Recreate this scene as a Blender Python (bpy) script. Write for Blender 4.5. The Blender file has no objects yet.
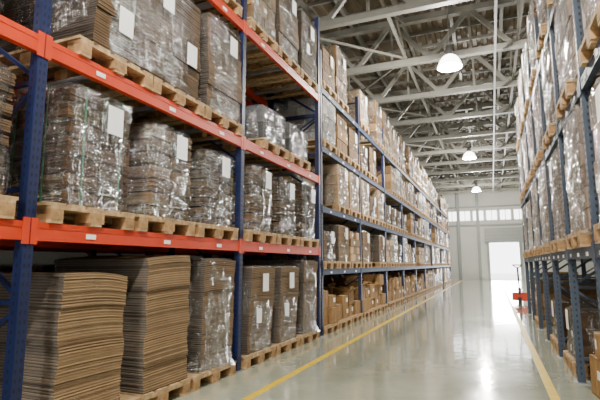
import bpy, math, random
from mathutils import Vector, Matrix, noise
R = random.Random(7)
scn = bpy.context.scene

# ------------------------------------------------------------------ materials
def mat_new(name):
    m = bpy.data.materials.new(name); m.use_nodes = True
    nt = m.node_tree
    for n in list(nt.nodes): nt.nodes.remove(n)
    out = nt.nodes.new('ShaderNodeOutputMaterial')
    return m, nt, out
def N(nt, t, **kw):
    n = nt.nodes.new(t)
    for k, v in kw.items():
        if k in n.inputs: n.inputs[k].default_value = v
        else: setattr(n, k, v)
    return n
def simple(name, col, rough=0.5, metal=0.0, var=0.12, scale=6.0, bump=0.0, emis=None, es=0, stretch=(1,1,1)):
    m, nt, out = mat_new(name)
    b = N(nt, 'ShaderNodeBsdfPrincipled'); L = nt.links
    b.inputs['Roughness'].default_value = rough; b.inputs['Metallic'].default_value = metal
    tc = N(nt, 'ShaderNodeTexCoord'); mp = N(nt, 'ShaderNodeMapping'); mp.inputs['Scale'].default_value = stretch
    L.new(tc.outputs['Object'], mp.inputs[0])
    nz = N(nt, 'ShaderNodeTexNoise'); nz.inputs['Scale'].default_value = scale; nz.inputs['Detail'].default_value = 5
    L.new(mp.outputs[0], nz.inputs['Vector'])
    cr = N(nt, 'ShaderNodeValToRGB')
    cr.color_ramp.elements[0].position = .3; cr.color_ramp.elements[1].position = .7
    cr.color_ramp.elements[0].color = tuple(c*(1-var) for c in col)+(1,)
    cr.color_ramp.elements[1].color = tuple(min(1, c*(1+var)) for c in col)+(1,)
    L.new(nz.outputs[0], cr.inputs[0]); L.new(cr.outputs[0], b.inputs['Base Color'])
    if bump:
        bp = N(nt, 'ShaderNodeBump'); bp.inputs['Strength'].default_value = bump; bp.inputs['Distance'].default_value = .02
        L.new(nz.outputs[0], bp.inputs['Height']); L.new(bp.outputs[0], b.inputs['Normal'])
    if emis:
        b.inputs['Emission Color'].default_value = tuple(emis)+(1,); b.inputs['Emission Strength'].default_value = es
    L.new(b.outputs[0], out.inputs[0])
    return m
def attr_mat(name, rough=.75, noise_scale=14, var=.18, bump=.25):
    m, nt, out = mat_new(name); L = nt.links
    b = N(nt, 'ShaderNodeBsdfPrincipled'); b.inputs['Roughness'].default_value = rough
    b.inputs['Specular IOR Level'].default_value = .2
    at = N(nt, 'ShaderNodeAttribute'); at.attribute_name = 'Col'
    tc = N(nt, 'ShaderNodeTexCoord')
    nz = N(nt, 'ShaderNodeTexNoise'); nz.inputs['Scale'].default_value = noise_scale; nz.inputs['Detail'].default_value = 4
    L.new(tc.outputs['Object'], nz.inputs['Vector'])
    mr = N(nt, 'ShaderNodeMapRange'); mr.inputs['From Min'].default_value = .3; mr.inputs['From Max'].default_value = .7
    mr.inputs['To Min'].default_value = 1-var; mr.inputs['To Max'].default_value = 1+var
    L.new(nz.outputs[0], mr.inputs[0])
    vm = N(nt, 'ShaderNodeVectorMath'); vm.operation = 'SCALE'
    L.new(at.outputs['Color'], vm.inputs[0]); L.new(mr.outputs[0], vm.inputs['Scale'])
    L.new(vm.outputs[0], b.inputs['Base Color'])
    bp = N(nt, 'ShaderNodeBump'); bp.inputs['Strength'].default_value = bump; bp.inputs['Distance'].default_value = .01
    L.new(nz.outputs[0], bp.inputs['Height']); L.new(bp.outputs[0], b.inputs['Normal'])
    L.new(b.outputs[0], out.inputs[0])
    return m
def film_mat(name, lo, hi, tint=(.85,.88,.9), diff=.35, crease_glint=.55):
    m, nt, out = mat_new(name); L = nt.links
    tc = N(nt, 'ShaderNodeTexCoord')
    def nse(scale, rot, s, det, dist):
        mp = N(nt, 'ShaderNodeMapping'); mp.inputs['Scale'].default_value = scale; mp.inputs['Rotation'].default_value = rot
        L.new(tc.outputs['Object'], mp.inputs[0])
        n = N(nt, 'ShaderNodeTexNoise'); n.inputs['Scale'].default_value = s; n.inputs['Detail'].default_value = det; n.inputs['Distortion'].default_value = dist
        L.new(mp.outputs[0], n.inputs['Vector']); return n.outputs[0]
    def ridge(sock, width):
        a = N(nt, 'ShaderNodeMath'); a.operation='SUBTRACT'; a.inputs[1].default_value=.5; L.new(sock,a.inputs[0])
        c = N(nt, 'ShaderNodeMath'); c.operation='ABSOLUTE'; L.new(a.outputs[0],c.inputs[0])
        d = N(nt, 'ShaderNodeMapRange'); d.inputs['From Min'].default_value=0; d.inputs['From Max'].default_value=width
        d.inputs['To Min'].default_value=1; d.inputs['To Max'].default_value=0; L.new(c.outputs[0],d.inputs[0]); return d.outputs[0]
    def math_(op,a,b_):
        x=N(nt,'ShaderNodeMath'); x.operation=op
        for i,q in enumerate((a,b_)):
            if isinstance(q,(int,float)): x.inputs[i].default_value=q
            else: L.new(q,x.inputs[i])
        return x.outputs[0]
    a = nse((2.5,2.5,7),(.35,.25,0),2.2,6,1.3)
    b_ = nse((9,9,1.6),(.2,-.3,0),2,4,.8)
    patch = nse((1,1,1),(0,0,0),3.0,2,.5)
    base = math_('ADD',a,b_)
    mr = N(nt, 'ShaderNodeMapRange'); mr.inputs['From Min'].default_value = .75; mr.inputs['From Max'].default_value = 1.3
    mr.inputs['To Min'].default_value = lo; mr.inputs['To Max'].default_value = hi
    L.new(base, mr.inputs[0])
    r1 = ridge(nse((1.2,1.2,9),(.35,.15,0),1.6,2,.5),.018); r2 = ridge(nse((8,8,1.1),(-.15,.3,0),1.5,2,.4),.018)
    pm = N(nt, 'ShaderNodeMapRange'); pm.inputs['From Min'].default_value=.45; pm.inputs['From Max'].default_value=.62; L.new(patch,pm.inputs[0])
    cz = math_('MULTIPLY', math_('MULTIPLY', math_('MAXIMUM', r1, r2), pm.outputs[0]), crease_glint)  # crease lines whitened: streaky glints put into the film colour
    fac = math_('MINIMUM', math_('ADD', mr.outputs[0], cz), .95)
    bp = N(nt, 'ShaderNodeBump'); bp.inputs['Strength'].default_value = 1.0; bp.inputs['Distance'].default_value = .06
    L.new(base, bp.inputs['Height'])
    gl = N(nt, 'ShaderNodeBsdfGlossy'); gl.inputs['Roughness'].default_value = .085; gl.inputs['Color'].default_value = (1,1,1,1)
    df = N(nt, 'ShaderNodeBsdfDiffuse'); df.inputs['Color'].default_value = tint+(1,)
    L.new(bp.outputs[0], gl.inputs['Normal']); L.new(bp.outputs[0], df.inputs['Normal'])
    mx = N(nt, 'ShaderNodeMixShader'); L.new(math_('MINIMUM', math_('ADD', cz, diff), 1.0), mx.inputs[0])
    L.new(gl.outputs[0], mx.inputs[1]); L.new(df.outputs[0], mx.inputs[2])
    tr = N(nt, 'ShaderNodeBsdfTransparent'); tr.inputs['Color'].default_value = (.84,.86,.88,1)
    m2 = N(nt, 'ShaderNodeMixShader'); L.new(fac, m2.inputs[0])
    L.new(tr.outputs[0], m2.inputs[1]); L.new(mx.outputs[0], m2.inputs[2])
    L.new(m2.outputs[0], out.inputs[0])
    return m

M = {}
M['card'] = attr_mat('cardboard')
M['sheet'] = attr_mat('corrugated_board', var=.10, noise_scale=6, bump=.0)
M['wood'] = attr_mat('pallet_wood', noise_scale=20, var=.3)
M['film'] = film_mat('stretch_film', .05, .40, diff=.05)
M['filmW'] = film_mat('stretch_film_milky', .28, .70, tint=(.58,.53,.49), diff=.48)
M['filmG'] = film_mat('stretch_film_grey', .35, .85, tint=(.20,.225,.26), diff=.5)
M['label'] = simple('paper_label', (.92,.92,.92), .6, var=.02)
M['red'] = simple('orange_red_paint', (.54,.036,.0025), .5, var=.08)
M['blue'] = simple('blue_paint', (.002,.008,.052), .5, var=.1)
M['slot'] = simple('punched_slot', (.001,.002,.006), .6, var=.02)
M['beamblue'] = simple('blue_beam_paint', (.006,.024,.078), .65, var=.1)
M['rb'] = simple('greyblue_paint', (.028,.044,.070), .55, var=.1)
M['steel'] = simple('galvanised_steel', (.30,.30,.30), .5, metal=.6)
M['dark'] = simple('black_rubber', (.02,.02,.02), .6)
M['strap'] = simple('green_plastic_strap', (.02,.12,.05), .4)
M['yellow'] = simple('yellow_floor_paint', (.75,.50,.01), .35, var=.15, scale=9)
M['truss'] = simple('truss_paint', (.185,.18,.155), .5, var=.08)
M['roof'] = simple('roof_sheet', (.125,.095,.06), .6, var=.25, scale=.7)
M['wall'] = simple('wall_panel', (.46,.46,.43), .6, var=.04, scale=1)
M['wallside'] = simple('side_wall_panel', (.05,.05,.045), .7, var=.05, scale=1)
M['frame'] = simple('door_frame_grey', (.22,.235,.225), .5, var=.05)
M['bell'] = simple('glowing_acrylic_bell', (.9,.9,.9), .3, var=.01, emis=(1,.96,.88), es=11)
M['bulb'] = simple('lamp_bulb', (1,1,1), .3, var=.01, emis=(1,.95,.87), es=50)
M['ground'] = simple('outdoor_concrete', (.7,.7,.68), .8)

m, nt, out = mat_new('polished_floor'); L = nt.links
b = N(nt, 'ShaderNodeBsdfPrincipled')
tc = N(nt, 'ShaderNodeTexCoord')
nz = N(nt, 'ShaderNodeTexNoise'); nz.inputs['Scale'].default_value = .8; nz.inputs['Detail'].default_value = 8; nz.inputs['Roughness'].default_value = .65
L.new(tc.outputs['Object'], nz.inputs['Vector'])
cr = N(nt, 'ShaderNodeValToRGB'); cr.color_ramp.elements[0].position = .3; cr.color_ramp.elements[1].position = .7
cr.color_ramp.elements[0].color = (.35,.375,.27,1); cr.color_ramp.elements[1].color = (.50,.52,.40,1)
L.new(nz.outputs[0], cr.inputs[0]); L.new(cr.outputs[0], b.inputs['Base Color'])
mr = N(nt, 'ShaderNodeMapRange'); mr.inputs['To Min'].default_value = .06; mr.inputs['To Max'].default_value = .26
L.new(nz.outputs[0], mr.inputs[0]); L.new(mr.outputs[0], b.inputs['Roughness'])
n2 = N(nt, 'ShaderNodeTexNoise'); n2.inputs['Scale'].default_value = 4; n2.inputs['Detail'].default_value = 4
L.new(tc.outputs['Object'], n2.inputs['Vector'])
bp = N(nt, 'ShaderNodeBump'); bp.inputs['Strength'].default_value = .25; bp.inputs['Distance'].default_value = .012
L.new(n2.outputs[0], bp.inputs['Height']); L.new(bp.outputs[0], b.inputs['Normal'])
b.inputs['Coat Weight'].default_value = 1.0; b.inputs['Coat Roughness'].default_value = .07
L.new(bp.outputs[0], b.inputs['Coat Normal'])
L.new(b.outputs[0], out.inputs[0]); M['floor'] = m

# ------------------------------------------------------------------ mesh builder
class MB:
    def __init__(s): s.v=[]; s.f=[]; s.m=[]; s.c=[]; s.sm=[]; s.mats=[]
    def mi(s, k):
        if k not in s.mats: s.mats.append(k)
        return s.mats.index(k)
    def add(s, vs, fs, k, col=(1,1,1), smooth=False, cols=None):
        o = len(s.v); s.v += [tuple(v) for v in vs]; i = s.mi(k)
        for n,f in enumerate(fs):
            s.f.append(tuple(a+o for a in f)); s.m.append(i); s.c.append(cols[n] if cols else col); s.sm.append(smooth)
    def box(s, c, d, k, col=(1,1,1), rot=None):
        hx,hy,hz = d[0]/2,d[1]/2,d[2]/2
        vs = [Vector((x,y,z)) for x in (-hx,hx) for y in (-hy,hy) for z in (-hz,hz)]
        if rot is not None:
            if not isinstance(rot, Matrix): rot = Matrix.Rotation(rot,3,'Z')
            vs = [rot@v for v in vs]
        c = Vector(c); vs = [v+c for v in vs]
        s.add(vs, [(0,1,3,2),(4,6,7,5),(0,4,5,1),(2,3,7,6),(0,2,6,4),(1,5,7,3)], k, col)
    def bar(s, a, b, w, h, k, col=(1,1,1)):
        a=Vector(a); b=Vector(b); d=b-a; q=d.to_track_quat('X','Z').to_matrix()
        s.box((a+b)/2, (d.length,w,h), k, col, q)
    def lathe(s, prof, k, seg=20, c=(0,0,0), smooth=True, col=(1,1,1)):
        vs=[]; fs=[]
        for r,z in prof:
            for i in range(seg):
                a=2*math.pi*i/seg; vs.append((c[0]+r*math.cos(a), c[1]+r*math.sin(a), c[2]+z))
        for j in range(len(prof)-1):
            for i in range(seg):
                fs.append((j*seg+i, j*seg+(i+1)%seg, (j+1)*seg+(i+1)%seg, (j+1)*seg+i))
        s.add(vs, fs, k, col, smooth)
    def mesh(s, name):
        me = bpy.data.meshes.new(name); me.from_pydata(s.v, [], s.f)
        for k in s.mats: me.materials.append(M[k])
        me.polygons.foreach_set('material_index', s.m)
        me.polygons.foreach_set('use_smooth', s.sm)
        ca = me.color_attributes.new('Col','FLOAT_COLOR','CORNER')
        buf=[]
        for p,c in zip(me.polygons, s.c):
            for _ in range(p.loop_total): buf += [c[0],c[1],c[2],1.0]
        ca.data.foreach_set('color', buf); me.update()
        return me
    def obj(s, name, loc=(0,0,0), rot=0):
        return place(s.mesh(name), name, loc, rot)
def place(me, name, loc=(0,0,0), rot=0):
    o = bpy.data.objects.new(name, me); o.location = loc; o.rotation_euler = (0,0,rot)
    scn.collection.objects.link(o); return o

# ------------------------------------------------------------------ pallet + loads
def jit(c, a, r=R):
    f = 1+r.uniform(-a,a); return tuple(x*f for x in c)
WOOD = (.40,.27,.14)
def pallet(b, r):
    for i in range(5):
        y = -.35+i*.175
        b.box((0,y,.133),(1.2,.12 if i%2 else .135,.022),'wood',jit(WOOD,.15,r))
    for x in (-.53,0,.53):
        b.box((x,0,.111),(.145,.8,.022),'wood',jit(WOOD,.15,r))
    for x in (-.53,0,.53):
        for y in (-.35,0,.35):
            b.box((x,y,.061),(.145,.10 if y else .145,.078),'wood',jit((.34,.20,.09),.15,r))
    for y in (-.35,0,.35):
        b.box((0,y,.011),(1.2,.10,.022),'wood',jit(WOOD,.15,r))
def film_shell(b, w, d, z0, z1, key, r, cy=0, puff=.026, flare=False):
    seg=56; rows=20; vs=[]; fs=[]; sd=r.uniform(0,100)
    for j in range(rows+1):
        t=j/rows; z=z0+(z1-z0)*t
        fl=.07*max(0,1-t*4) if flare else 0
        for i in range(seg):
            a=2*math.pi*i/seg; ca,sa=math.cos(a),math.sin(a)
            p=7; rr=(abs(ca)**p+abs(sa)**p)**(-1/p)
            n=noise.noise(Vector((ca*2+sd,sa*2,z*4)))*puff+noise.noise(Vector((ca*9+sd,sa*9,z*3+ca*4)))*puff*.8
            x=ca*rr*((d/2+.014+fl*.4)+n); y=sa*rr*((w/2+.014+fl)+n)
            vs.append((x,y+cy,z+(noise.noise(Vector((ca*3+sd,sa*3,9)))*.02 if j==0 else 0)))
    for j in range(rows):
        for i in range(seg):
            fs.append((j*seg+i,j*seg+(i+1)%seg,(j+1)*seg+(i+1)%seg,(j+1)*seg+i))
    o=len(vs); vs.append((0,cy,z1+.012))
    for i in range(seg): fs.append((rows*seg+i,rows*seg+(i+1)%seg,o))
    b.add(vs,fs,key,(1,1,1),True)
def label(b, x, y, z, w=.16, h=.23):
    b.box((x,y,z),(.004,w,h),'label')
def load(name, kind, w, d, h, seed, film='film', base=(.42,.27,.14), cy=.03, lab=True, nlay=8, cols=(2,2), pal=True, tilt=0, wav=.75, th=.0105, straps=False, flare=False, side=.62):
    r=random.Random(seed); b=MB()
    z0=0
    if pal: pallet(b,r); z0=.144
    top=z0+h
    grey_shade=tuple((q*.4+sum(base)/3*.6)*side for q in base)  # end faces greyer and darker: shade of the unlit side put into the colour
    if kind=='carton':
        lh=h/nlay; nx,ny=cols
        for l in range(nlay):
            sx,sy=(nx,ny) if (l%2==0 or nx==ny) else (ny,nx)
            bx,by=d/sx,w/sy
            ox,oy=r.uniform(-.008,.008),r.uniform(-.008,.008)
            for i in range(sx):
                for j in range(sy):
                    if l==nlay-1 and r.random()<.25: continue
                    x=-d/2+bx*(i+.5)+ox; y=-w/2+by*(j+.5)+cy+oy; z=z0+lh*(l+.5)
                    c=jit(base,.45,r)
                    b.box((x,y,z),(bx-.018,by-.018,lh-.010),'card',c,r.uniform(-.015,.015))
                    if lh>.13 and r.random()<.8:
                        b.box((x+bx/2-.007,y,z),(.004,.045,lh*.94),'card',tuple(min(1,q*1.35) for q in c))
                    if lh>.16 and r.random()<.5:
                        label(b,x+bx/2-.005,y+by*.22,z,.08,.06)
    elif kind=='bundle':
        lh=h/nlay
        for l in range(nlay):
            for i in range(cols[0]):
                for j in range(cols[1]):
                    bx,by=d/cols[0],w/cols[1]
                    x=-d/2+bx*(i+.5)+r.uniform(-.01,.01); y=-w/2+by*(j+.5)+cy+r.uniform(-.012,.012)
                    zz=z0+lh*l; n=5; bc=jit(base,.3,r)
                    for q in range(n):
                        t=(lh-.024)/n
                        b.box((x+r.uniform(-.006,.006),y+r.uniform(-.006,.006),zz+t*(q+.5)),(bx-.038,by-.038,t-.003),'card',jit(bc,.3,r))
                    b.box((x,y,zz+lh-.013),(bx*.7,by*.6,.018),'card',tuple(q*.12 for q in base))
    elif kind=='sheets':
        n=int(h/th); seg=8; sd=r.uniform(0,50); lean=r.uniform(-.03,.03); bun=r.randint(20,30); off=0
        for l in range(n):
            if l%bun==0: off=r.uniform(-.012,.012)
            ox=noise.noise(Vector((l*.04,sd,0)))*.03*wav+r.uniform(-.004,.004)+lean*l/n+off
            oy=noise.noise(Vector((sd,l*.04,0)))*.03*wav+r.uniform(-.004,.004)
            k=(1.28 if l%2 else .70)+r.uniform(-.10,.10)
            if l%bun==0: k*=.45
            c=tuple(q*k for q in base); g=tuple(q*k for q in grey_shade)
            vs=[];fs=[];cc=[]
            for i in range(seg+1):
                t=i/seg*2-1; y=t*w/2
                for x in (-d/2,d/2):
                    sag=wav*(-.022*(t*t)*(l/n)+noise.noise(Vector((t*1.3+sd,x,l*.01)))*.014*(l/n))+tilt*t*(l/n)
                    for dz in (0,th-.002):
                        vs.append((x+ox,y+oy+cy,z0+l*th+dz+sag))
            for i in range(seg):
                a=i*4; e=a+4
                fs+=[(a,e,e+1,a+1),(a+3,e+3,e+2,a+2),(a+1,e+1,e+3,a+3),(a,a+2,e+2,e)]; cc+=[c,c,c,c]
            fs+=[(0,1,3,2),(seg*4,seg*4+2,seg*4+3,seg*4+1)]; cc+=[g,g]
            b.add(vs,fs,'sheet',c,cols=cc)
    if straps:
        for yy in (-w*.28,w*.28):
            b.box((d/2+.006,cy+yy,z0+h/2),(.003,.014,h),'strap'); b.box((0,cy+yy,top+.004),(d,.014,.003),'strap')
        for xx in (-d*.3,0,d*.3):
            b.box((xx,cy-w/2-.006,z0+h/2),(.014,.003,h),'strap')
    if film: film_shell(b,w,d,z0-.03 if pal else z0+.025,top,film,r,cy,flare=flare)
    if lab:
        label(b, d/2+.04, cy+r.uniform(.02,.1)*w/.65, z0+h*r.uniform(.74,.82))
        if lab==2: label(b, d/2+.04, cy+w*(.36 if w>1 else -.2), z0+h*.42, .13,.18)
        if lab==3: label(b, d/2+.04, cy-w*.30, z0+h*.30); label(b, d/2+.04, cy+w*.36, z0+h*.40)
    return b.mesh(name)

TAN=(.22,.133,.062); LT=(.34,.228,.125); WH=(.50,.45,.39); DK=(.125,.075,.038)
T={}
T['b1']=load('wrapped_bundle_pallet','bundle',.66,1.12,.92,1,base=(.070,.042,.022),nlay=7,cols=(3,2),cy=.05,straps=True)
T['b2']=load('wrapped_bundle_pallet','bundle',.62,1.12,.88,2,base=(.140,.089,.048),nlay=7,cols=(3,2),cy=.07)
T['b3']=load('wrapped_bundle_pallet','bundle',.62,1.10,.84,3,base=(.100,.062,.034),nlay=8,cols=(3,2),cy=.07)
T['s1']=load('cardboard_sheet_stack','sheets',.62,1.15,1.04,4,film=None,base=(.27,.178,.095),lab=False,tilt=-.015,cy=.07)
T['s2']=load('cardboard_sheet_stack','sheets',.62,1.15,1.19,5,film=None,base=(.26,.172,.092),lab=False,tilt=.02,cy=.08)
T['s3']=load('cardboard_sheet_stack','sheets',.62,1.12,1.17,6,film='film',base=(.19,.127,.070),lab=False,tilt=.0,cy=.08,flare=True)
T['s4']=load('cardboard_sheet_stack','sheets',.66,1.12,1.08,14,film='film',base=(.20,.132,.074),lab=2,cy=.05)
T['uw']=load('wide_wrapped_sheet_load','sheets',1.42,1.12,1.10,7,film='film',base=(.11,.070,.038),lab=3,pal=False,cy=0,th=.0115)
T['u1']=load('wrapped_sheet_pallet','sheets',.74,1.15,1.10,37,film='film',base=(.10,.064,.035),lab=2,th=.0115)
T['u2']=load('wrapped_sheet_pallet','sheets',.74,1.15,1.14,8,film='film',base=(.145,.094,.052),lab=True,th=.0115)
T['low']=load('grey_wrapped_pallet','carton',.78,1.1,.50,9,film='filmG',base=(.08,.08,.08),lab=False,nlay=2)
T['c1']=load('carton_pallet','carton',.76,1.14,.84,10,film='film',base=LT,nlay=4,cols=(3,2))
T['c2']=load('carton_pallet','carton',.74,1.14,.78,11,film=None,base=TAN,nlay=3,cols=(2,2),lab=False)
T['c3']=load('carton_pallet','carton',.76,1.14,.86,12,film='film',base=WH,nlay=5,cols=(3,2),lab=False)
T['c4']=load('carton_pallet','carton',.76,1.14,.66,13,film=None,base=LT,nlay=4,cols=(3,2),lab=False)
T['c5']=load('carton_pallet','carton',.72,1.10,.56,23,film='film',base=DK,nlay=3,cols=(3,2),lab=True)
T['c6']=load('carton_pallet','sheets',.74,1.10,.74,24,film='film',base=TAN,lab=True,th=.013)
T['t1']=load('tall_carton_pallet','carton',.76,1.14,1.16,15,film='film',base=TAN,nlay=5,cols=(3,2))
T['t2']=load('tall_carton_pallet','carton',.76,1.14,1.06,25,film='film',base=LT,nlay=4,cols=(2,2),lab=True)
T['r1']=load('milky_wrapped_pallet','carton',1.02,1.1,1.14,16,film='filmW',base=(.27,.20,.155),nlay=6,cols=(2,2),lab=False)
T['r2']=load('milky_wrapped_pallet','bundle',1.02,1.1,1.08,17,film='filmW',base=(.15,.10,.068),nlay=6,cols=(2,2),lab=True)
T['r3']=load('milky_wrapped_pallet','carton',1.02,1.1,1.0,18,film='filmW',base=(.32,.235,.16),nlay=4,cols=(2,2),lab=True)
NAME={k:v.name.split('.')[0] for k,v in T.items()}
def put(k, x, y, z, flip=False):
    place(T[k], NAME[k], (x,y,z+.001), math.pi if flip else 0)
pb=MB(); pallet(pb,random.Random(3)); PM=pb.mesh('wooden_pallet')

# ------------------------------------------------------------------ racks
def rack(name, x_front, sgn, ups, levels_by_bay, top, beam_keys, up_key, depth=1.1, bh=.125, uw=.075, slots=True, braceh=.75):
    b=MB()
    xf=x_front+sgn*.045; xb=x_front+sgn*(depth-.045); ud=.07
    for yi,y in enumerate(ups):
        for x in (xf,xb):
            s=-sgn if x==xf else sgn
            b.box((x,y-uw/2,top/2),(ud,.008,top),up_key)
            b.box((x,y+uw/2,top/2),(ud,.008,top),up_key)
            b.box((x+s*ud/2,y,top/2),(.008,uw,top),up_key)
            b.box((x,y,.006),(.15,.13,.012),'steel')
            if slots and x==xf and y<12:
                z=.1
                while z<top-.05:
                    for q in (-.22,.22): b.box((x+s*(ud/2+.0045),y+q*uw,z),(.0015,.010,.026),'slot')
                    b.box((x,y-uw/2-.0045,z),(.016,.0015,.026),'slot')
                    z+=.06
        z=.25; k=0
        while z<top-.6:
            b.box(((xf+xb)/2,y,z),(abs(xb-xf),.03,.03),up_key)
            a,c=(xf,xb) if k%2 else (xb,xf)
            b.bar((a,y,z+.02),(c,y,z+braceh-.03),.028,.028,up_key)
            z+=braceh; k+=1
        b.box(((xf+xb)/2,y,top-.15),(abs(xb-xf),.03,.03),up_key)
    for i,lv in enumerate(levels_by_bay):
        y0,y1=ups[i]+.042,ups[i+1]-.042; key=beam_keys[i]
        for z in lv:
            for x in (x_front+sgn*.028,x_front+sgn*(depth-.028)):
                b.box((x,(y0+y1)/2,z-bh/2),(.05,y1-y0,bh),key)
                f=-sgn if abs(x-x_front)<.1 else sgn
                b.box((x+f*.0265,(y0+y1)/2,z-bh*.28),(.003,y1-y0-.02,.012),key)
                for ye,s in ((y0,-1),(y1,1)):
                    b.box((x+f*.027,ye+s*.012,z-bh/2+.0),(.008,.05,bh+.05),key)
            for t in (.2,.5,.8):
                b.box((x_front+sgn*depth/2,y0+(y1-y0)*t,z-.03),(depth-.1,.04,.04),'steel')
            if y0<9:
              for t in (.17,.5,.83):
                b.box((x_front-sgn*.0005,y0+(y1-y0)*t,z-bh*.62),(.004,.09,.035),'label')
    return b.obj(name)
LX=-2.8; SP=2.8
U=[2.12+SP*k for k in range(-1,13)]
R3=4.36
RED=[1.53,2.82,R3]; BLU=[1.16,2.30,3.44,4.58]
rack('pallet_rack_red_beams',LX,-1,U[:4],[RED]*3,5.9,['red']*3,'blue')
rack('pallet_rack_blue_beams',LX,-1,[U[3]+.12]+U[4:],[BLU]*(len(U)-4),5.3,['beamblue']*20,'blue',bh=.105)
rack('pallet_rack_back_row',-4.15,-1,U[:4],[RED]*3,5.9,['red']*3,'blue',slots=False)
rack('pallet_rack_back_row',-4.15,-1,[U[3]+.12]+U[4:],[BLU]*(len(U)-4),5.3,['beamblue']*20,'blue',slots=False,bh=.105)

PX=LX-.58
def bay_y(i): return [U[i]+.05+ .48+.87*j for j in range(3)]
by0=bay_y(0); by1=bay_y(1); by2=bay_y(2)
for k,y in zip(['b2','b1','b3'],by0): put(k,PX,y,1.53)
for k,y in zip(['b1','b2','b3'],by1): put(k,PX,y,1.53)
for k,y in zip(['b2','b3','b1'],by2): put(k,PX,y,1.53)
put('s2',PX,by0[0],0)
for k,y in zip(['s1','s2','s3'],by1): put(k,PX,y,0)
for k,y in zip(['s4','s4','s3'],by2): put(k,PX,y,0)
place(PM,'wooden_pallet',(PX,2.80,2.821)); place(PM,'wooden_pallet',(PX,3.62,2.821))
place(T['uw'],'wide_wrapped_sheet_load',(PX,3.27,2.967))
put('u2',PX,4.46,2.82)
put('u2',PX,by0[0],2.82)
for k,y in zip(['low','low'],[by2[1]-.45,by2[2]-.4]): put(k,PX,y,2.82)
for k,y in zip(['t1','u1'],by0): put(k,PX,y,R3)
for k,y in zip(['u2','t1','u1'],by1): put(k,PX,y,R3)
for k,y in zip(['t1','u2','u1'],by2): put(k,PX,y,R3)
for i in range(0,3):
    for y in bay_y(i):
        for z in [0,1.53,2.82,R3]:
            if z==0: put(R.choice(['u1','u2']),-4.75,y,z)
            elif z>3 and R.random()<.3: continue
            else: put(R.choice(['b1','b2','u1','b3']),-4.75,y,z)
for i in range(3,13):
    ys=bay_y(i)
    for li,z in enumerate([0]+BLU):
        for y in ys:
            if i==3: y+=.06
            if li==0 and i<8: continue
            if li==4: k=R.choice(['t2','c1','c6','t1','t2','t1','t1'])
            elif li==0: k=R.choice(['c1','c2','c4','c5'])
            elif li==2 and i<6: k=R.choice(['c3','c3','c1','c5'])
            else: k=R.choice(['c1','c2','c3','c4','c3','c5','c6','c6'])
            if R.random()<.10: continue
            put(k,PX,y,z)
    for y in ys:
        if i==3: y+=.06
        for z in [0]+BLU:
            if R.random()<.8: put(R.choice(['c2','c5','c6','c5']),-4.75,y,z)

def open_carton(w,d,h,seed,flaps=True):
    r=random.Random(seed); b=MB(); c=jit((.27,.155,.06),.3,r); t=.008
    b.box((0,0,t/2),(d,w,t),'card',c)
    for s in (-1,1):
        b.box((s*(d/2-t/2),0,h/2),(t,w,h),'card',jit(c,.08,r))
        b.box((0,s*(w/2-t/2),h/2),(d-2*t,t,h),'card',jit(c,.08,r))
    if flaps:
        for s in (-1,1):
            a=r.uniform(.3,.8); L_=w*.35
            b.bar((0,s*(w/2),h),(0,s*(w/2+L_*math.sin(a)),h+L_*math.cos(a)),d*.96,.006,'card',jit(c,.15,r))
            a=r.uniform(.4,.9); L_=w*.35
            b.bar((s*(d/2),0,h),(s*(d/2+L_*math.sin(a)),0,h+L_*math.cos(a)),w*.9,.006,'card',jit(c,.15,r))
    else:
        b.box((0,0,h),(d,w,t),'card',c); b.box((0,0,h+.005),(d+.002,.05,.002),'card',jit(WH,.05,r))
        if seed%2: label(b,d/2+.004,w*.25,h*.6,.1,.08)
    b.box((d/2+.002,0,h*.5),(.003,.05,h*.9),'card',tuple(q*1.3 for q in c))
    return b.mesh('open_carton' if flaps else 'closed_carton')
OC=[open_carton(.34,.38,.34,31),open_carton(.34,.36,.28,32),open_carton(.36,.38,.3,33)]
CC=[open_carton(.40,.45,.28,34,False),open_carton(.32,.38,.22,35,False),open_carton(.38,.42,.36,37,False),open_carton(.34,.36,.30,38,False)]
HT={m_.name:max(v.co.z for v in m_.vertices) for m_ in CC+OC}
for i in range(3,8):
    for y in bay_y(i):
        if i==3: y+=.06
        place(PM,'wooden_pallet',(PX,y,.001))
        for dx in (.34,-.26):
            for dy in (-.21,.21):
                z=.147; last=.38+R.uniform(-.2,.35)
                for q in range(3):
                    cm=R.choice(CC)
                    if z+HT[cm.name]>.3+last: break
                    place(cm,'closed_carton',(PX+dx+R.uniform(-.02,.02),y+dy,z),R.uniform(-.06,.06)); z+=HT[cm.name]+.002
                if z<.5 and R.random()<.7: place(R.choice(OC),'open_carton',(PX+dx,y+dy,z),R.uniform(-.05,.05))

# ------------------------------------------------------------------ right rack (ends mid-aisle)
RX=.77; RS=1.45
RU=[1.51+RS*k for k in range(0,9)]
RL=[1.40,2.80,4.10]
rack('pallet_rack_grey_blue',RX,1,RU,[RL]*(len(RU)-1),4.9,['rb']*30,'rb',bh=.10,uw=.065)
for i in range(len(RU)-1):
    yc=(RU[i]+RU[i+1])/2
    for z in RL:
        k=R.choice(['r1','r2','r3','r1','r2'])
        if z==1.40: k=['r2','r3','r1','r2','r1','r1','r3','r2'][i]
        if z>4: k=R.choice(['r3','r1','r2'])
        put(k,RX+.56,yc,z,True)
    if i in (3,4,6): put(R.choice(['c2','c5']),RX+.62,yc,0,True)
for (x,y,z,k,a) in ((.30,5.30,0,2,.1),(.30,5.30,.365,1,-.1),(.72,5.3,0,0,0),(.30,4.85,0,3,.05),(.72,4.8,0,2,0),(.72,4.8,.365,0,.1),
                    (.32,3.75,0,0,.1),(.75,3.7,0,2,0),(.34,12.4,0,2,0)):
    place(CC[k],'closed_carton',(RX+x,y,z),math.pi+a)
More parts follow.
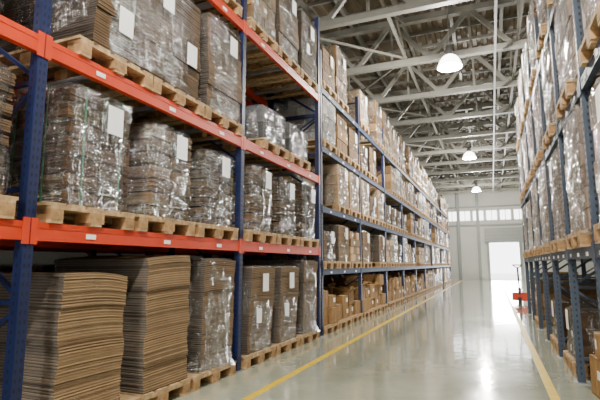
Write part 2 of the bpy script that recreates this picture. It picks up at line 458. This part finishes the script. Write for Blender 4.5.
rack('pallet_rack_right_back_row',RX+1.25,1,RU,[RL]*(len(RU)-1),4.9,['rb']*30,'rb',bh=.10,uw=.065,slots=False)
for i in range(len(RU)-1):
    yc=(RU[i]+RU[i+1])/2
    for z in [0]+RL:
        if R.random()<.9: put(R.choice(['t1','c5','c6','b2'] if z==0 else ['c1','c4','c6']),RX+1.25+.6,yc,z,True)

# ------------------------------------------------------------------ room shell
WL,WR,Y0,Y1,H=-9.5,7.0,-9.0,38.6,8.3
def shell(name,boxes,key):
    b=MB()
    for c,d in boxes: b.box(c,d,key)
    return b.obj(name)
shell('floor',[(((WL+WR)/2,(Y0+Y1)/2,-.1),(WR-WL,Y1-Y0,.2))],'floor')
b=MB(); vs=[];fs=[]; x=WL; n=0
while x<WR:
    for dx,dz in ((0,0),(.12,0),(.15,.05),(.27,.05),(.30,0)):
        vs+= [(x+dx,Y0,H+dz),(x+dx,Y1,H+dz)]; n+=1
    x+=.30
for i in range(n-1): fs.append((2*i,2*i+1,2*i+3,2*i+2))
b.add(vs,fs,'roof'); b.box(((WL+WR)/2,(Y0+Y1)/2,H+.12),(WR-WL,Y1-Y0,.1),'roof'); b.obj('ceiling')
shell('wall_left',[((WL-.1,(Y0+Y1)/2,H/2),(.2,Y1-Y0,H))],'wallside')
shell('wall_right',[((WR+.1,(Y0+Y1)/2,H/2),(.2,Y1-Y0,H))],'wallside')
def wall_open(name,y,opens,key):
    xs=sorted({WL,WR}|{o[0] for o in opens}|{o[1] for o in opens}); zs=sorted({0,H}|{o[2] for o in opens}|{o[3] for o in opens})
    b=MB()
    for a,c in zip(xs,xs[1:]):
        for e,f in zip(zs,zs[1:]):
            mx,mz=(a+c)/2,(e+f)/2
            if any(o[0]<mx<o[1] and o[2]<mz<o[3] for o in opens): continue
            b.box((mx,y,mz),(c-a,.2,f-e),key)
    return b.obj(name)
door=(-.12,1.95,0,2.85)
wx=[-3.2+.98*i for i in range(7)]
wins=[(a,a+.86,4.6,5.45) for a in wx]
wall_open('wall_far',Y1+.1,[door]+wins,'wall')
wall_open('wall_back',Y0-.1,[(-3.5,1.5,0,4.0)],'wall')  # unseen opening added behind the camera to let fill light in
b=MB(); dc=(door[0]+door[1])/2
for s in (door[0]-.09,door[1]+.09): b.box((s,Y1-.07,1.45),(.18,.12,2.9),'frame')
b.box((dc,Y1-.14,3.45),(2.7,.24,1.1),'frame'); b.box((dc,Y1-.07,2.93),(2.3,.12,.12),'frame')
for zz in (3.05,3.3,3.55,3.8): b.box((dc,Y1-.265,zz),(2.7,.02,.02),'steel')
b.obj('door_1')
for i,w in enumerate(wins):
    b=MB()
    for s in (w[0]+.03,w[1]-.03,(w[0]+w[1])/2): b.box((s,Y1+.1,(w[2]+w[3])/2),(.05,.08,w[3]-w[2]),'label')
    for s in (w[2]+.03,w[3]-.03): b.box(((w[0]+w[1])/2,Y1+.1,s),(w[1]-w[0],.08,.05),'label')
    b.obj('window_%d'%(i+1))
b=MB()
for x in (-2.3,-.85,3.0): b.box((x,Y1-.1,H/2),(.22,.2,H),'frame')
b.box(((WL+WR)/2,Y1-.05,4.25),(WR-WL,.1,.12),'frame'); b.box(((WL+WR)/2,Y1-.05,5.7),(WR-WL,.1,.12),'frame')
b.obj('trim_1')
shell('ground_outside',[((0,Y1+15.2,-.12),(60,30,.2))],'ground')
for nme,x in (('floor_marking_line',-2.18),('floor_marking_line',.48)):
    b=MB(); b.box((0,(Y0+Y1-1)/2,.0015),(.085,Y1-1-Y0,.003),'yellow'); b.obj(nme,(x,0,0))

# ------------------------------------------------------------------ trusses
tb=MB(); ZB,ZT=6.75,7.95
xa,xb=WL+.02,WR-.02
tb.box(((xa+xb)/2,0,ZB),(xb-xa,.16,.15),'truss'); tb.box(((xa+xb)/2,0,ZT),(xb-xa,.18,.16),'truss')
n=8; st=(xb-xa)/n
for i in range(n):
    x0=xa+i*st
    tb.bar((x0,0,ZB),(x0+st/2,0,ZT),.10,.11,'truss'); tb.bar((x0+st/2,0,ZT),(x0+st,0,ZB),.10,.11,'truss')
    tb.box((x0+st/2,0,(ZB+ZT)/2),(.06,.06,ZT-ZB),'truss')
    tb.box((x0+st/2,0,ZT-.08),(.4,.02,.25),'truss'); tb.box((x0,0,ZB+.1) if i else (x0+.2,0,ZB+.1),(.4,.02,.25),'truss')
TM=tb.mesh('roof_truss')
TY=[-7+2.75*i for i in range(17) if -7+2.75*i<Y1-.3]
for y in TY: place(TM,'roof_truss',(0,y,0))
b=MB()
for x in (-8.4,-7.3,-6,-4.8,-3.4,-2.0,-.7,.6,1.9,3.4,5.0,6.2):
    b.box((x,(Y0+Y1)/2,8.12),(.09,Y1-Y0-.1,.17),'truss')
y=Y0+.6
while y<Y1:
    b.box(((WL+WR)/2,y,8.25),(WR-WL-.1,.06,.09),'truss'); y+=.92
b.obj('roof_purlins')
b=MB()
for x in (-4.4,-1.9,.9,3.4):
    b.box((x,(Y0+Y1)/2,6.87),(.07,Y1-Y0-.1,.07),'truss')
for i in range(len(TY)-1):
    for (p,q) in ((-4.4,-1.9),(.9,3.4)):
        if i%2: p,q=q,p
        b.bar((p,TY[i],6.87),(q,TY[i+1],6.87),.05,.05,'truss')
for i in range(0,len(TY)-1,2):
    for x in (-1.9,.9):
        b.bar((x,TY[i],6.87),(x,TY[i+1],7.9),.05,.05,'truss'); b.bar((x,TY[i],7.9),(x,TY[i+1],6.87),.05,.05,'truss')
b.obj('roof_bracing')
b=MB(); b.box((.35,14,6.5),(.05,45,.05),'steel')
for y in TY: b.box((.35,y,6.6),(.015,.015,.16),'steel')
b.obj('sprinkler_pipe')
# ------------------------------------------------------------------ lamps
LZ=6.02
lb=MB()
lb.lathe([(.0,.54),(.08,.54),(.09,.36),(.11,.30)],'steel')
lb.lathe([(.11,.30),(.17,.26),(.23,.18),(.27,.08),(.295,0),(.285,0),(.22,.18),(.11,.28)],'bell',24)
lb.lathe([(.0,.06),(.05,.09),(.06,.16),(.04,.24),(.0,.26)],'bulb',12)
lb.box((0,0,(.54+8.036-LZ)/2),(.018,.018,8.036-LZ-.54),'steel')
LM=lb.mesh('high_bay_lamp')
for x in (-.7,):
    for y in (-8.5,1.0,11.3,21.9,32.3): place(LM,'high_bay_lamp',(x,y,LZ))
for x in (-7.3,5.0):
    for y in (-3.7,6.3,16.3,26.3): place(LM,'high_bay_lamp',(x,y,LZ))
def light(t,loc,e,size=.3,col=(1,.955,.865),rot=(0,0,0),sy=None):
    l=bpy.data.lights.new(t.lower()+'_light',t); l.energy=e; l.color=col
    if t=='AREA':
        l.size=size
        if sy: l.shape='RECTANGLE'; l.size_y=sy
    else: l.shadow_soft_size=size
    o=bpy.data.objects.new(l.name,l); o.location=loc; o.rotation_euler=rot; scn.collection.objects.link(o); return o
for y in (-8.5,1.0,11.3,21.9,32.3): light('POINT',(-.7,y,LZ-.12),1550,.16)
for x in (-7.3,5.0):
    for y in (-3.7,6.3,16.3,26.3): light('POINT',(x,y,LZ-.12),300,.2)
light('AREA',(-1,Y0-.4,2.1),230,5,(.98,.99,1),(math.radians(90),0,0),4)  # added fill light behind the camera, shining through the back opening
light('AREA',(dc,Y1+.5,1.45),1200,2.0,(1,1,1),(math.radians(-90),0,0),2.8)

b=MB()
for y in (-.17,.17): b.box((-.2,y,.14),(1.1,.15,.05),'red'); b.lathe([(.0,-.02),(.05,-.02),(.05,.02),(0,.02)],'dark',12,(-.6,y,.06))
b.box((.42,0,.22),(.16,.46,.26),'red'); b.lathe([(.05,.28),(.05,.5),(0,.5)],'dark',12,(.46,0,0))
b.box((.46,0,.1),(.2,.1,.2),'dark'); b.bar((.46,0,.35),(.62,0,1.15),.05,.05,'dark')
b.bar((.64,-.14,1.22),(.64,.14,1.22),.035,.035,'dark'); b.bar((.61,0,1.12),(.64,-.14,1.22),.03,.03,'dark'); b.bar((.61,0,1.12),(.64,.14,1.22),.03,.03,'dark')
b.obj('pallet_truck',(.85,17.0,0),math.radians(-100))
put('c5',1.9,20.5,0,True); put('c2',2.7,22.5,0,True)

w=bpy.data.worlds.new('World'); scn.world=w; w.use_nodes=True
bg=w.node_tree.nodes['Background']; bg.inputs[0].default_value=(.98,.985,1,1); bg.inputs[1].default_value=6.0
cam=bpy.data.cameras.new('camera'); cam.lens=27.6; cam.sensor_width=36
co=bpy.data.objects.new('camera',cam); co.location=(0,0,1.25)
co.rotation_euler=(math.radians(90+7.92),0,math.radians(22.46)); scn.collection.objects.link(co); scn.camera=co
